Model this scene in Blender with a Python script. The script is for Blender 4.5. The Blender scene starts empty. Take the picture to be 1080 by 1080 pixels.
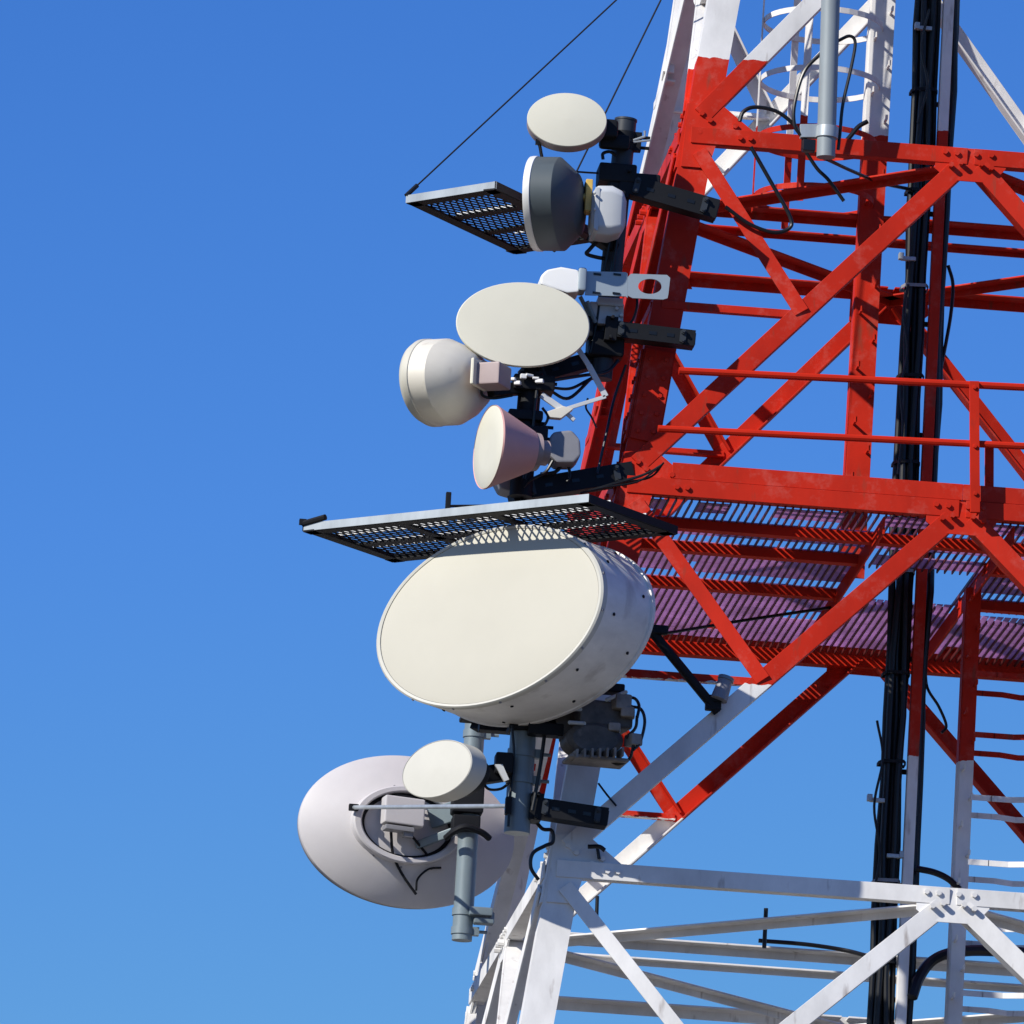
import bpy, bmesh, math, random
from mathutils import Vector as V, Matrix
random.seed(7)
R = math.radians
C = bpy.data.collections.new('scene'); bpy.context.scene.collection.children.link(C)
K = 0.648                    # round things are this much shorter than wide
ZP = 12.6                    # height of the work platform above the ground
TAPER = .1355
# ------------------------------------------------------------------ camera
CD, CPSI, CH, CYAW, CPITCH, CROLL, CF = 50.0, .1344, 11.015, .0857, .2226, -.0559, 8943.8
CAM = V((-CD*math.sin(CPSI), -CD*math.cos(CPSI), ZP-CH))
fw = V((math.sin(CYAW)*math.cos(CPITCH), math.cos(CYAW)*math.cos(CPITCH), math.sin(CPITCH)))
r0 = V((math.cos(CYAW), -math.sin(CYAW), 0)); u0 = r0.cross(fw)
cr, ur = math.cos(CROLL)*r0-math.sin(CROLL)*u0, math.sin(CROLL)*r0+math.cos(CROLL)*u0
def ray(px, py): return fw + cr*((px-540)/CF) + ur*((540-py)/CF)
def at(px, py, y):           # point of the photograph at depth y
    d = ray(px, py); return CAM + d*((y-CAM.y)/d.y)
def atz(px, py, z):
    d = ray(px, py); return CAM + d*((z-CAM.z)/d.z)
def h(z): return 2-TAPER*(z-ZP)
def front(px, py, off=0):    # point on the battered front face of the tower
    d = ray(px, py); # y = -(2 - T(z-ZP)) - off
    s = (-(2+TAPER*ZP)-off-CAM.y+TAPER*CAM.z)/(d.y-TAPER*d.z)
    return CAM+d*s
def pxl(p):
    d = V(p)-CAM; z = d.dot(fw); return 540+CF*d.dot(cr)/z, 540-CF*d.dot(ur)/z
# ------------------------------------------------------------------ materials
def new_mat(name):
    m = bpy.data.materials.new(name); m.use_nodes = True
    nt = m.node_tree; return m, nt, nt.nodes['Principled BSDF']
def rgb(c): return (c[0], c[1], c[2], 1)
def mul_noise(nt, col_socket, scale, lo, hi, stretch=(1,1,1), seed=0.0):
    tc = nt.nodes.new('ShaderNodeNewGeometry')
    mp = nt.nodes.new('ShaderNodeMapping'); mp.inputs['Scale'].default_value = stretch
    mp.inputs['Location'].default_value = (seed, seed*1.7, seed*.3)
    n = nt.nodes.new('ShaderNodeTexNoise'); n.inputs['Scale'].default_value = scale; n.inputs['Detail'].default_value = 6
    n.inputs['Roughness'].default_value = .65
    mr = nt.nodes.new('ShaderNodeMapRange'); mr.inputs['From Min'].default_value = .3; mr.inputs['From Max'].default_value = .7
    mr.inputs['To Min'].default_value = lo; mr.inputs['To Max'].default_value = hi
    mx = nt.nodes.new('ShaderNodeMix'); mx.data_type = 'RGBA'; mx.blend_type = 'MULTIPLY'; mx.inputs[0].default_value = 1
    L = nt.links
    L.new(tc.outputs['Position'], mp.inputs['Vector']); L.new(mp.outputs[0], n.inputs['Vector'])
    L.new(n.outputs['Fac'], mr.inputs[0]); L.new(mr.outputs[0], mx.inputs[7])
    if col_socket is not None: L.new(col_socket, mx.inputs[6])
    return mx
def stain(nt, base_out, color, scale, thr, stretch, seed, amount=.7):
    g = nt.nodes.new('ShaderNodeNewGeometry')
    mp = nt.nodes.new('ShaderNodeMapping'); mp.inputs['Scale'].default_value = stretch; mp.inputs['Location'].default_value = (seed, seed, seed)
    n = nt.nodes.new('ShaderNodeTexNoise'); n.inputs['Scale'].default_value = scale; n.inputs['Detail'].default_value = 8
    mr = nt.nodes.new('ShaderNodeMapRange'); mr.inputs['From Min'].default_value = thr; mr.inputs['From Max'].default_value = thr+.12
    mr.inputs['To Min'].default_value = 0; mr.inputs['To Max'].default_value = amount
    mx = nt.nodes.new('ShaderNodeMix'); mx.data_type = 'RGBA'; mx.inputs[7].default_value = rgb(color)
    L = nt.links
    L.new(g.outputs['Position'], mp.inputs['Vector']); L.new(mp.outputs[0], n.inputs['Vector'])
    L.new(n.outputs['Fac'], mr.inputs[0]); L.new(mr.outputs[0], mx.inputs[0]); L.new(base_out, mx.inputs[6])
    return mx
def paint(name, col, rough=.5, metal=0., lo=.82, hi=1.05, scale=3., stretch=(1,1,1), st=None, spec=.4, seed=0.):
    m, nt, b = new_mat(name)
    mx = mul_noise(nt, None, scale, lo, hi, stretch, seed); mx.inputs[6].default_value = rgb(col)
    out = mx.outputs[2]
    if st: out = stain(nt, out, *st).outputs[2]
    nt.links.new(out, b.inputs['Base Color'])
    b.inputs['Roughness'].default_value = rough; b.inputs['Metallic'].default_value = metal
    b.inputs['Specular IOR Level'].default_value = spec
    return m
ZT, ZB = front(757, 61).z, front(800, 723).z       # paint band limits of the tower
def tower_paint(name, red=(.53, .022, .007), white=(.80, .79, .77), lift=0.):
    m, nt, b = new_mat(name); L = nt.links
    g = nt.nodes.new('ShaderNodeNewGeometry'); s = nt.nodes.new('ShaderNodeSeparateXYZ'); L.new(g.outputs['Position'], s.inputs[0])
    n = nt.nodes.new('ShaderNodeTexNoise'); n.inputs['Scale'].default_value = 16; n.inputs['Detail'].default_value = 5; L.new(g.outputs['Position'], n.inputs['Vector'])
    ad = nt.nodes.new('ShaderNodeMath'); ad.operation = 'MULTIPLY_ADD'; ad.inputs[1].default_value = .045; L.new(n.outputs['Fac'], ad.inputs[0]); L.new(s.outputs['Z'], ad.inputs[2])
    a = nt.nodes.new('ShaderNodeMath'); a.operation = 'GREATER_THAN'; a.inputs[1].default_value = ZT+.022; L.new(ad.outputs[0], a.inputs[0])
    c = nt.nodes.new('ShaderNodeMath'); c.operation = 'LESS_THAN'; c.inputs[1].default_value = ZB+.022+lift; L.new(ad.outputs[0], c.inputs[0])
    o = nt.nodes.new('ShaderNodeMath'); o.operation = 'MAXIMUM'; L.new(a.outputs[0], o.inputs[0]); L.new(c.outputs[0], o.inputs[1])
    mx = nt.nodes.new('ShaderNodeMix'); mx.data_type = 'RGBA'; mx.inputs[6].default_value = rgb(red); mx.inputs[7].default_value = rgb(white)
    L.new(o.outputs[0], mx.inputs[0])
    w = mul_noise(nt, mx.outputs[2], 2.2, .72, 1.10, (1, 1, .5))
    fd = nt.nodes.new('ShaderNodeMix'); fd.data_type = 'RGBA'; fd.inputs[7].default_value = (.62, .30, .25, 1); L.new(w.outputs[2], fd.inputs[6])
    n2 = nt.nodes.new('ShaderNodeTexNoise'); n2.inputs['Scale'].default_value = 5; n2.inputs['Detail'].default_value = 9; n2.inputs['Roughness'].default_value = .75; L.new(g.outputs['Position'], n2.inputs['Vector'])
    r2 = nt.nodes.new('ShaderNodeMapRange'); r2.inputs['From Min'].default_value = .52; r2.inputs['From Max'].default_value = .78; r2.inputs['To Max'].default_value = .30; L.new(n2.outputs['Fac'], r2.inputs[0])
    iv = nt.nodes.new('ShaderNodeMath'); iv.operation = 'SUBTRACT'; iv.inputs[0].default_value = 1; L.new(o.outputs[0], iv.inputs[1])
    fm = nt.nodes.new('ShaderNodeMath'); fm.operation = 'MULTIPLY'; L.new(r2.outputs[0], fm.inputs[0]); L.new(iv.outputs[0], fm.inputs[1]); L.new(fm.outputs[0], fd.inputs[0])
    st = stain(nt, fd.outputs[2], (.12, .06, .035), 13, .63, (1, 1, .22), 3.1, .6)
    L.new(st.outputs[2], b.inputs['Base Color']); b.inputs['Roughness'].default_value = .6; b.inputs['Specular IOR Level'].default_value = .16
    return m
M = {}
M['tower'] = tower_paint('tower_band_paint')
M['side_brace'] = tower_paint('side_brace_band_paint', lift=.75)
M['red'] = paint('red_paint', (.53, .022, .007), .6, spec=.12, st=((.12, .03, .02), 14, .66, (1, 1, .25), 1.1, .5))
M['cream'] = paint('cream_radome', (.545, .525, .445), .6, lo=.95, hi=1.02, scale=1.2)
M['offwhite'] = paint('offwhite_radome', (.66, .64, .53), .6, lo=.94, hi=1.02, scale=1.5)
M['white'] = paint('white_enamel', (.76, .76, .74), .45, lo=.9, hi=1.03)
M['drumside'] = paint('weathered_white_shroud', (.84, .82, .78), .5, lo=.80, hi=1.03, scale=2.5, stretch=(1.2,1.2,3),
                      st=((.15, .10, .06), 5.5, .56, (1, 1, .35), 5.3, .32))
M['rearwhite'] = paint('pale_grey_reflector', (.55, .53, .535), .55, lo=.93, hi=1.03)
M['creamdish'] = paint('cream_shroud', (.72, .68, .58), .5, lo=.9, hi=1.03, st=((.25, .18, .12), 9, .66, (1, 1, .5), 8.3, .4))
M['pinkcone'] = paint('dusty_pink_cone', (.68, .37, .33), .55, lo=.9, hi=1.04)
M['greydish'] = paint('slate_grey_shroud', (.075, .095, .105), .6, lo=.92, hi=1.04)
M['lightgrey'] = paint('light_grey_casing', (.55, .57, .58), .45, lo=.9, hi=1.03)
M['midgrey'] = paint('mid_grey_casing', (.25, .25, .27), .5)
M['taupe'] = paint('taupe_casing', (.36, .28, .27), .5)
M['tubegrey'] = paint('dull_grey_tube', (.27, .31, .33), .55, .1, lo=.8, hi=1.05, scale=5, stretch=(1,1,.3))
M['smalldrum'] = paint('pale_grey_drum', (.57, .56, .50), .6, lo=.92, hi=1.02)
M['galv'] = paint('galvanised_steel', (.42, .46, .48), .42, .35, lo=.75, hi=1.1, scale=6, stretch=(1,1,.4))
M['bluegrey'] = paint('blue_grey_pipe', (.19, .24, .265), .42, .1, lo=.8, hi=1.08, scale=5, stretch=(1,1,.3))
M['dark'] = paint('dark_steel', (.010, .011, .014), .6, .0, lo=.7, hi=1.1, scale=6, spec=.2)
M['poledark'] = paint('shaded_dark_pole', (.035, .042, .052), .5, spec=.3)  # darkened blue grey, with the shade on the upper pole in its colour
M['boxwhite'] = paint('bright_white_casing', (.86, .86, .84), .45, lo=.95, hi=1.02)
M['black'] = paint('black_rubber', (.007, .008, .010), .33, lo=.8, hi=1.2)
M['yellow'] = paint('yellow_flange', (.75, .50, .12), .45)
M['plate'] = paint('pale_blue_grey_plate', (.33, .39, .43), .4, .2, lo=.95, hi=1.03)
M['darkred'] = paint('deck_steel_red', (.10, .015, .015), .5)
def mauve():
    m, nt, b = new_mat('mauve_translucent_deck_sheet'); L = nt.links
    mx = mul_noise(nt, None, 2.5, .7, 1.1, (1.4, 1, 1)); mx.inputs[6].default_value = (.78, .52, .80, 1)
    t = nt.nodes.new('ShaderNodeBsdfTranslucent'); L.new(mx.outputs[2], t.inputs['Color']); L.new(mx.outputs[2], b.inputs['Base Color'])
    ms = nt.nodes.new('ShaderNodeMixShader'); ms.inputs[0].default_value = .6
    L.new(b.outputs[0], ms.inputs[1]); L.new(t.outputs[0], ms.inputs[2]); L.new(ms.outputs[0], nt.nodes['Material Output'].inputs[0])
    b.inputs['Roughness'].default_value = .35
    return m
M['mauve'] = mauve()
# ------------------------------------------------------------------ mesh builder
UP = V((0, 0, 1))
class MB:
    def __init__(s): s.v, s.f, s.m = [], [], []
    def add(s, vs, fs, mi=0):
        b = len(s.v); s.v += [V(x) for x in vs]; s.f += [[b+i for i in f] for f in fs]; s.m += [mi]*len(fs); return s
    def hexa(s, c, ax, ay, az, mi=0):     # box from a centre and three half-axes
        c = V(c); vs = [c+ax*i+ay*j+az*k for k in (-1, 1) for j in (-1, 1) for i in (-1, 1)]
        return s.add(vs, [(0,2,3,1), (4,5,7,6), (0,1,5,4), (2,6,7,3), (0,4,6,2), (1,3,7,5)], mi)
    def box(s, c, sx, sy, sz, rz=0, mi=0):
        a = V((math.cos(rz), math.sin(rz), 0)); b = V((-math.sin(rz), math.cos(rz), 0))
        return s.hexa(c, a*sx/2, b*sy/2, UP*sz/2, mi)
    def bar(s, p, q, w, d, n, off=0, mi=0):   # n: depth direction; its face at p+n*off is d thick going along n
        p, q, n = V(p), V(q), V(n); a = (q-p); L = a.length; a.normalize()
        n = (n-a*n.dot(a)).normalized(); sd = a.cross(n)
        return s.hexa((p+q)/2+n*(off+d/2), a*L/2, sd*w/2, n*d/2, mi)
    def angle(s, p, q, w, fl, n, t=.012, flip=False, mi=0):  # L section: plate in the face (outward normal n), flange going inwards at its lower edge
        p, q, n = V(p), V(q), V(n); a = (q-p).normalized(); n = (n-a*n.dot(a)).normalized(); sd = a.cross(n)
        if (sd.z > 0) != flip: sd = -sd
        s.bar(p, q, w, t, -n, 0, mi)
        o = sd*(w/2-t/2-.001)-n*(t-.003); s.bar(p+o+a*.001, q+o-a*.001, t, fl, -n, 0, mi); return s
    def plate(s, pts, n, t, mi=0):
        n = V(n).normalized(); k = len(pts); vs = [V(p) for p in pts]+[V(p)+n*t for p in pts]
        return s.add(vs, [list(range(k))[::-1], list(range(k, 2*k))]+[(i, (i+1) % k, k+(i+1) % k, k+i) for i in range(k)], mi)
    def tube(s, pts, r, seg=8, mi=0, cap=True):
        pts = [V(p) for p in pts]; b = len(s.v); k = len(pts); ref = None
        for i, p in enumerate(pts):
            d = (pts[min(i+1, k-1)]-pts[max(i-1, 0)]).normalized()
            if ref is None: ref = d.orthogonal().normalized()
            ref = (ref-d*ref.dot(d)).normalized(); w = d.cross(ref); rr = r[i] if isinstance(r, (list, tuple)) else r
            s.v += [p+(ref*math.cos(2*math.pi*j/seg)+w*math.sin(2*math.pi*j/seg))*rr for j in range(seg)]
        for i in range(k-1):
            for j in range(seg):
                s.f.append([b+i*seg+j, b+i*seg+(j+1) % seg, b+(i+1)*seg+(j+1) % seg, b+(i+1)*seg+j]); s.m.append(mi)
        if cap:
            s.f.append([b+j for j in range(seg)][::-1]); s.f.append([b+(k-1)*seg+j for j in range(seg)]); s.m += [mi, mi]
        return s
    def lathe(s, prof, fr, seg=64, mi=0):
        o, n, u, v = fr; b = len(s.v); k = len(prof)
        for rr, hh in prof:
            s.v += [o+n*hh+(u*math.cos(2*math.pi*j/seg)+v*math.sin(2*math.pi*j/seg))*max(rr, 1e-4) for j in range(seg)]
        for i in range(k-1):
            for j in range(seg):
                s.f.append([b+i*seg+j, b+(i+1)*seg+j, b+(i+1)*seg+(j+1) % seg, b+i*seg+(j+1) % seg]); s.m.append(mi)
        return s
    def build(s, name, mats, parent=None, origin=None, bevel=0, smooth=30, label=None, seg=2):
        if not isinstance(mats, (list, tuple)): mats = [mats]
        base = V((0, 0, 0))
        if parent is not None: base = ORG[parent.name]
        o0 = V(origin) if origin is not None else (base if parent is not None else V(s.v[0]))
        me = bpy.data.meshes.new(name); me.from_pydata([tuple(v-o0) for v in s.v], [], s.f)
        for i, p in enumerate(me.polygons): p.material_index = s.m[i]
        for m in mats: me.materials.append(m)
        bm = bmesh.new(); bm.from_mesh(me)
        bmesh.ops.recalc_face_normals(bm, faces=bm.faces)
        if bevel:
            es = [e for e in bm.edges if len(e.link_faces) == 2 and e.calc_face_angle(0) > R(28)]
            bmesh.ops.bevel(bm, geom=es, offset=bevel, segments=seg, affect='EDGES', profile=.5, clamp_overlap=True)
        bm.to_mesh(me); bm.free()
        if smooth:
            for p in me.polygons: p.use_smooth = True
            me.set_sharp_from_angle(angle=R(smooth))
        o = bpy.data.objects.new(name, me); C.objects.link(o); ORG[o.name] = o0
        if parent is not None: o.parent = parent; o.location = o0-base
        else: o.location = o0
        if bevel: o.modifiers.new('wn', 'WEIGHTED_NORMAL').keep_sharp = True
        if label: o['label'] = label
        return o
ORG = {}
def thing(name, loc, label, cat, group=None):
    o = bpy.data.objects.new(name, None); C.objects.link(o); o.location = loc; ORG[o.name] = V(loc); o.empty_display_size = .2
    return tag(o, label, cat, group)
def tag(o, label=None, cat=None, group=None, kind=None):
    for k, v in (('label', label), ('category', cat), ('group', group), ('kind', kind)):
        if v: o[k] = v
    return o
def curve(pts, n=6):          # smooth path through points
    pts = [V(p) for p in pts]; out = []
    P = [pts[0]*2-pts[1]]+pts+[pts[-1]*2-pts[-2]]
    for i in range(1, len(P)-2):
        for j in range(n):
            t = j/n; a, b, c, d = P[i-1], P[i], P[i+1], P[i+2]
            out.append(.5*((2*b)+(c-a)*t+(2*a-5*b+4*c-d)*t*t+(3*b-a-3*c+d)*t**3))
    return out+[pts[-1]]
def frame(c, A, rho=0., k=K, tilt=0.):  # A: pointing azimuth in degrees (0 = towards -Y, negative = to the left)
    a = R(A); n = V((math.sin(a), -math.cos(a), 0)); u = V((math.cos(a), math.sin(a), 0)); z = V((0, 0, 1))
    if tilt: n, z = (n*math.cos(R(tilt))+z*math.sin(R(tilt))), (z*math.cos(R(tilt))-n*math.sin(R(tilt)))
    q = R(rho)
    return V(c), n, u*math.cos(q)+z*math.sin(q), (z*math.cos(q)-u*math.sin(q))*k
def bolts(mb, pts, n, r=.013, ht=.014, mi=0):
    n = V(n).normalized(); u = n.orthogonal().normalized(); w = n.cross(u)
    for p in pts: mb.lathe([(r, 0), (r, ht), (0, ht)], (V(p), n, u, w), 6, mi)
# ------------------------------------------------------------------ ground
g = MB(); g.add([(-3000, -3000, 0), (3000, -3000, 0), (3000, 3000, 0), (-3000, 3000, 0)], [(0, 1, 2, 3)])
gm = paint('dry_grass_and_gravel', (.14, .12, .085), .9, lo=.6, hi=1.2, scale=.6)
tag(g.build('ground', gm, smooth=0, origin=(0, 0, 0)), kind='structure')
# ------------------------------------------------------------------ lattice tower
tw = thing('lattice_tower', (0, 0, 0), 'tall steel lattice tower painted in red and white bands', 'tower')
TM = M['tower']
LV = [ZP+6.3, ZP+4.25, ZP+2.1976, ZP, ZP-2.3383, ZP-4.8, ZP-7.4, ZP-10., .1]
LW = .185
pads = MB()
for sx in (-1, 1):
    for sy in (-1, 1):
        pads.box((sx*h(0), sy*h(0), .15), .9, .9, .3)
pads.build('footing', paint('concrete', (.4, .39, .36), .9), tw, bevel=.02)
for sx in (-1, 1):
    for sy in (-1, 1):
        m = MB(); z0, z1 = .3, LV[0]
        a0, a1 = V((sx*h(z0), sy*h(z0), z0)), V((sx*h(z1), sy*h(z1), z1))
        nx, ny = V((sx, 0, 0)), V((0, sy, 0))
        m.bar(a0-nx*LW/2, a1-nx*LW/2, LW, .018, -ny); m.bar(a0-ny*(LW/2+.01), a1-ny*(LW/2+.01), LW-.02, .018, -nx)
        # splice plates with bolts
        for zs in (front(690, 418).z,):
            c = V((sx*h(zs), sy*h(zs), zs)); dz = V((-sx*TAPER, -sy*TAPER, 1))*.28
            m.bar(c-dz-nx*LW/2, c+dz-nx*LW/2, LW-.02, .014, ny, .0015)
            m.bar(c-dz-ny*LW/2, c+dz-ny*LW/2, LW-.02, .014, nx, .0015)
            for j in range(5):
                for i in (-1, 1):
                    q = c+dz*(-.8+.4*j)
                    bolts(m, [q-nx*(LW/2+i*.045)+ny*.015], ny); bolts(m, [q-ny*(LW/2+i*.045)+nx*.015], nx)
        m.build('leg', TM, tw, bevel=0)
def face(k):
    th = (0, -90, 180, 90)[k]; c, s_ = round(math.cos(R(th))), round(math.sin(R(th)))
    rot = lambda p: V((c*p[0]-s_*p[1], s_*p[0]+c*p[1], p[2]))
    return rot
GU = {}
for k in range(4):
    rot = face(k); N = rot((0, -1, TAPER*-1)); N = rot((0, -1, 0))
    def fp(x, z, off): return rot((x, -(h(z)+off), z))
    for i, z in enumerate(LV[:-1]):
        inview = 1 <= i <= 5
        w = .098 if i != 3 else .10
        # level beam, broken at the middle gusset
        hz = h(z)
        for sg in (-1, 1):
            m = MB(); m.angle(fp(sg*(hz-.04), z, .030), fp(sg*.02, z, .030), w if k != 2 else .066, .085 if k != 2 else .14, N, flip=(k == 2))
            if i == 3:
                m.angle(fp(sg*(hz-.30), z+.101, .034), fp(sg*.0005, z+.101, .034), w-.004, .03, N)
            m.build('horizontal_beam', TM, tw, bevel=.003)
        # centre gusset
        m = MB(); gz = z-.035
        pts = [(-.21, z+.052), (.21, z+.052), (.21, z-.06), (.13, z-.155), (-.13, z-.155), (-.21, z-.09)]
        if k == 2: pts = [(-.24, z+.045), (.24, z+.045), (.24, z-.17), (-.17, z-.175), (-.26, z-.10)]
        m.plate([fp(x, zz, .018) for x, zz in pts], -N, .012)
        if inview:
            bolts(m, [fp(x, zz, .031) for x, zz in ((-.155, z+.015), (-.085, z+.012), (.03, z+.012), (.12, z+.015))], N, .016, .016)
            bolts(m, [fp(x, zz, .031) for x, zz in ((-.12, z-.07), (-.06, z-.05), (.06, z-.05), (.12, z-.07))], N, .016, .036)
        m.build('gusset_plate', TM, tw)
        # corner gussets
        for sg in (-1, 1):
            m = MB(); pts = [(hz-.02, z+.20), (hz-.20, z+.22), (hz-.42, z+.045), (hz-.46, z-.05), (hz-.19, z-.055), (hz-.15, z-.2), (hz+.01, z-.2)]
            pts = [(sg*x, zz) for x, zz in pts]
            m.plate([fp(x, zz, .0135) for x, zz in pts], -N, .012)
            if inview:
                bolts(m, [fp(sg*(hz-d), z+e, .014) for d, e in ((.10, .14), (.15, .10), (.09, -.12), (.24, .04), (.30, .075), (.09, .02))], N, .016, .02)
                bolts(m, [fp(sg*(hz-d), z+e, .030) for d, e in ((.33, .0), (.39, .0))], N, .015, .016)
            m.build('gusset_plate', TM, tw)
    for i in range(len(LV)-1):
        za, zb = LV[i], LV[i+1]; ha, hb = h(za), h(zb)
        for sg in (-1, 1):
            A = fp(sg*.05, za-.05, .022); B = fp(sg*(hb-.10), zb+.13, .022)
            m = MB(); m.angle(A, B, .11, .11, N, flip=(k == 1)); m.build('diagonal_brace', M['side_brace'] if k == 1 and i == 3 else TM, tw, bevel=.003)
            if 0 < i < 5:
                mid = A.lerp(B, .5)
                zm = (za-.05+zb+.13)/2; xm = (sg*.05+sg*(hb-.10))/2
                S0 = fp(sg*(ha-.09), za-.10, .034); S1 = fp(xm, zm, .034)
                m = MB(); m.angle(S0, S1, .088, .06, N, flip=True); m.build('secondary_brace', TM, tw, bevel=.003)
                H0 = fp(sg*(h(zm)-.05), zm-.01, .008); H1 = fp(xm, zm-.01, .008)
                m = MB(); m.angle(H0, H1, .046, .05, N); m.build('horizontal_strut', TM, tw, bevel=.002)
# plan bracing inside the tower
for i in (1, 2, 4, 5):
    z = LV[i]; hz = h(z)-.06
    for yy, w, d in ((0, .058, .11), (.26*h(z), .042, .06)):
        m = MB(); m.angle((-hz, yy, z), (hz, yy, z), w, d+.01, (0, 1, 0), flip=True); m.build('plan_beam', TM, tw, bevel=.003)
    for sx in (-1, 1):
        for sy in (-1, 1):
            m = MB(); p, q = V((0, sy*hz, z-.06)), V((sx*hz, 0, z-.06)); n = V((sx, sy, 0)).normalized()*(-1 if sy > 0 else 1)
            if n.y < 0: n = -n
            m.angle(p, q, .052, .09, n, flip=True); m.build('plan_brace', TM, tw, bevel=.003)
# ------------------------------------------------------------------ work platform
dk = thing('work_platform', (0, 0, ZP-.04), 'red work platform of ribbed mauve deck panels on dark joists, inside the tower', 'platform')
hz = h(ZP)
yj = [-1.93, -1.5, -.9, .1, 1.95]
rib = MB(); 
pitch = .0455; n = int(2*(hz-.02)/pitch)
pan = [MB() for _ in range(4)]
zd = ZP-.055
def hole(x, y): return (.30 < x < 1.9 and .42 < y < .72) or (-.42 < x < .28 and -.55 < y < .45)
for j in range(n+1):
    x = -hz+.02+j*pitch
    segs = []; cur = -hz+.03
    y = cur; on = None
    while y < hz-.03:
        if hole(x, y+.025):
            if on is not None: segs.append((on, y)); on = None
        elif on is None: on = y
        y += .05
    if on is not None: segs.append((on, hz-.03))
    for a, b in segs: rib.box((x, (a+b)/2, zd-.003), .008, b-a, .020)
state = [random.random() for _ in range(400)]
for b in range(4):
    ya, yb = yj[b]+.03, yj[b+1]-.15
    nseg = max(1, int((yb-ya)/.22)); run = [0]*nseg; val = [True]*nseg
    for j in range(n):
        x = -hz+.02+(j+.5)*pitch
        for sgm in range(nseg):
            if run[sgm] <= 0:
                val[sgm] = random.random() < (.94 if b else .4); run[sgm] = random.randint(2, 9) if val[sgm] else random.randint(2, 6)
            run[sgm] -= 1
            y0 = ya+(yb-ya)*sgm/nseg; y1 = ya+(yb-ya)*(sgm+1)/nseg
            if val[sgm] and not hole(x, (y0+y1)/2):
                pan[b].box((x, (y0+y1)/2, zd+.006+random.uniform(-.001, .001)), pitch-.008, y1-y0-.001, .004)
rib.build('deck_ribs', M['darkred'], dk, smooth=0)
for p in pan: p.build('deck_panel', M['mauve'], dk, smooth=0)
for y in yj[1:-1]:
    for xa, xb in ((-hz+.03, -.42), (.30, hz-.03)) if -.95 < y < .4 else ((-hz+.03, hz-.03),):
        m = MB(); m.angle((xa, y, zd-.035), (xb, y, zd-.035), .06, .08, (0, -1, 0)); m.build('joist', M['red'], dk, bevel=.003)
for xa in (-hz+.06, -.45, .31, hz-.06):
    m = MB(); m.bar((xa, -hz+.05, zd-.06), (xa, hz-.06, zd-.06), .1, .012, (1, 0, 0)); m.build('bearer', M['red'], dk)
m = MB(); m.angle((-hz+.02, hz-.05, zd-.02), (hz-.02, hz-.05, zd-.02), .13, .10, (0, -1, 0)); m.build('edge_beam', M['red'], dk, bevel=.003)
# guard rail along the front edge
gr = thing('guard_rail', at(1028, 530, -2.1), 'red tubular guard rail along the front edge of the work platform', 'railing')
for (a, b, r, w_) in (((716, 391), (1130, 411), .022, 'top_rail'), ((694, 452), (1130, 473), .021, 'middle_rail')):
    m = MB(); p, q = at(a[0], a[1], -2.10), at(b[0], b[1], -2.10); m.tube([p, q], r, 10)
    m.build(w_, M['red'], gr)
for (x0, y0, x1, y1, yy, w) in ((1027, 403, 1028, 540, -2.115, .055), (1043, 468, 1043, 540, -1.98, .05), (1300, 420, 1301, 553, -2.115, .055)):
    m = MB(); p, q = at(x0, y0, yy), at(x1, y1, yy); q = V((q.x, q.y, ZP-.04)); m.bar(p, q, w, .03, (0, -1, 0)); m.bar(p+V((w/2-.006, .02, 0)), q+V((w/2-.006, .02, 0)), .012, .05, (0, 1, 0))
    bolts(m, [p.lerp(q, t)+V((0, -.03, 0)) for t in (.05, .5, .86)], (0, -1, 0), .013, .012)
    m.build('post', M['red'], gr, bevel=.002)
# ------------------------------------------------------------------ vertical cable post and its cables
def vline(x0, y0, x1, y1, yy, ext=.25): # vertical-ish line through two pixels at one depth, extended at both ends
    p, q = at(x0, y0, yy), at(x1, y1, yy); return p+(p-q)*ext, q+(q-p)*ext
p, q = vline(999, 0, 948, 1080, -.35, .28)
q = V((q.x, q.y, q.z)); q = p+(q-p)*((p.z-0)/(p.z-q.z))
post = thing('cable_post', q, 'vertical red and white cable post with black cables clamped along both sides', 'post')
m = MB(); m.bar(p, q, .062, .07, (0, 1, 0), -.10); m.build('upright', TM, post, bevel=.004)
dn = (q-p).normalized()
for i in range(26):
    m = MB(); c = p+(q-p)*(i+.5)/26
    m.bar(c+V((-.17, .06, 0)), c+V((.07, .06, 0)), .03, .012, (0, 1, 0))
    m.build('cross_bar', M['dark'], post)
def clampat(px, py, side):
    m = MB(); c = at(px, py, -.42); m.box(c, .09, .035, .024); m.box(c+V((-.045*side, 0, .012)), .03, .045, .04); m.build('cable_clamp', M['galv'], post, bevel=.003)
for a in ((975, 30, 1), (958, 273, 1), (925, 844, 1), (943, 903, -1)): clampat(a[0], a[1], a[2])
cab = [(-.158, -.01, .021), (-.130, -.05, .022), (-.098, -.02, .022), (-.072, -.055, .022), (-.046, -.01, .018), (-.14, .03, .022), (-.09, .025, .024), (.052, .0, .024), (.062, .045, .018)]
for f in [i/30 for i in range(1, 30)]:
    c = p+(q-p)*(f+random.uniform(-.006, .006)); m = MB(); x0, x1 = -.20, -.035
    ring = [c+V(v_) for v_ in ((x0, -.02, 0), (x0+.02, -.078, .004), (x1-.02, -.085, .006), (x1, -.03, .004), (x1, .055, 0), (x0, .055, 0), (x0, -.02, 0))]
    for a_, b_ in zip(ring, ring[1:]): m.bar(a_, b_, .02, .004, UP.cross(b_-a_))
    m.build('cable_tie', M['dark'] if f*30 % 3 else M['midgrey'], post)
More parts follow.
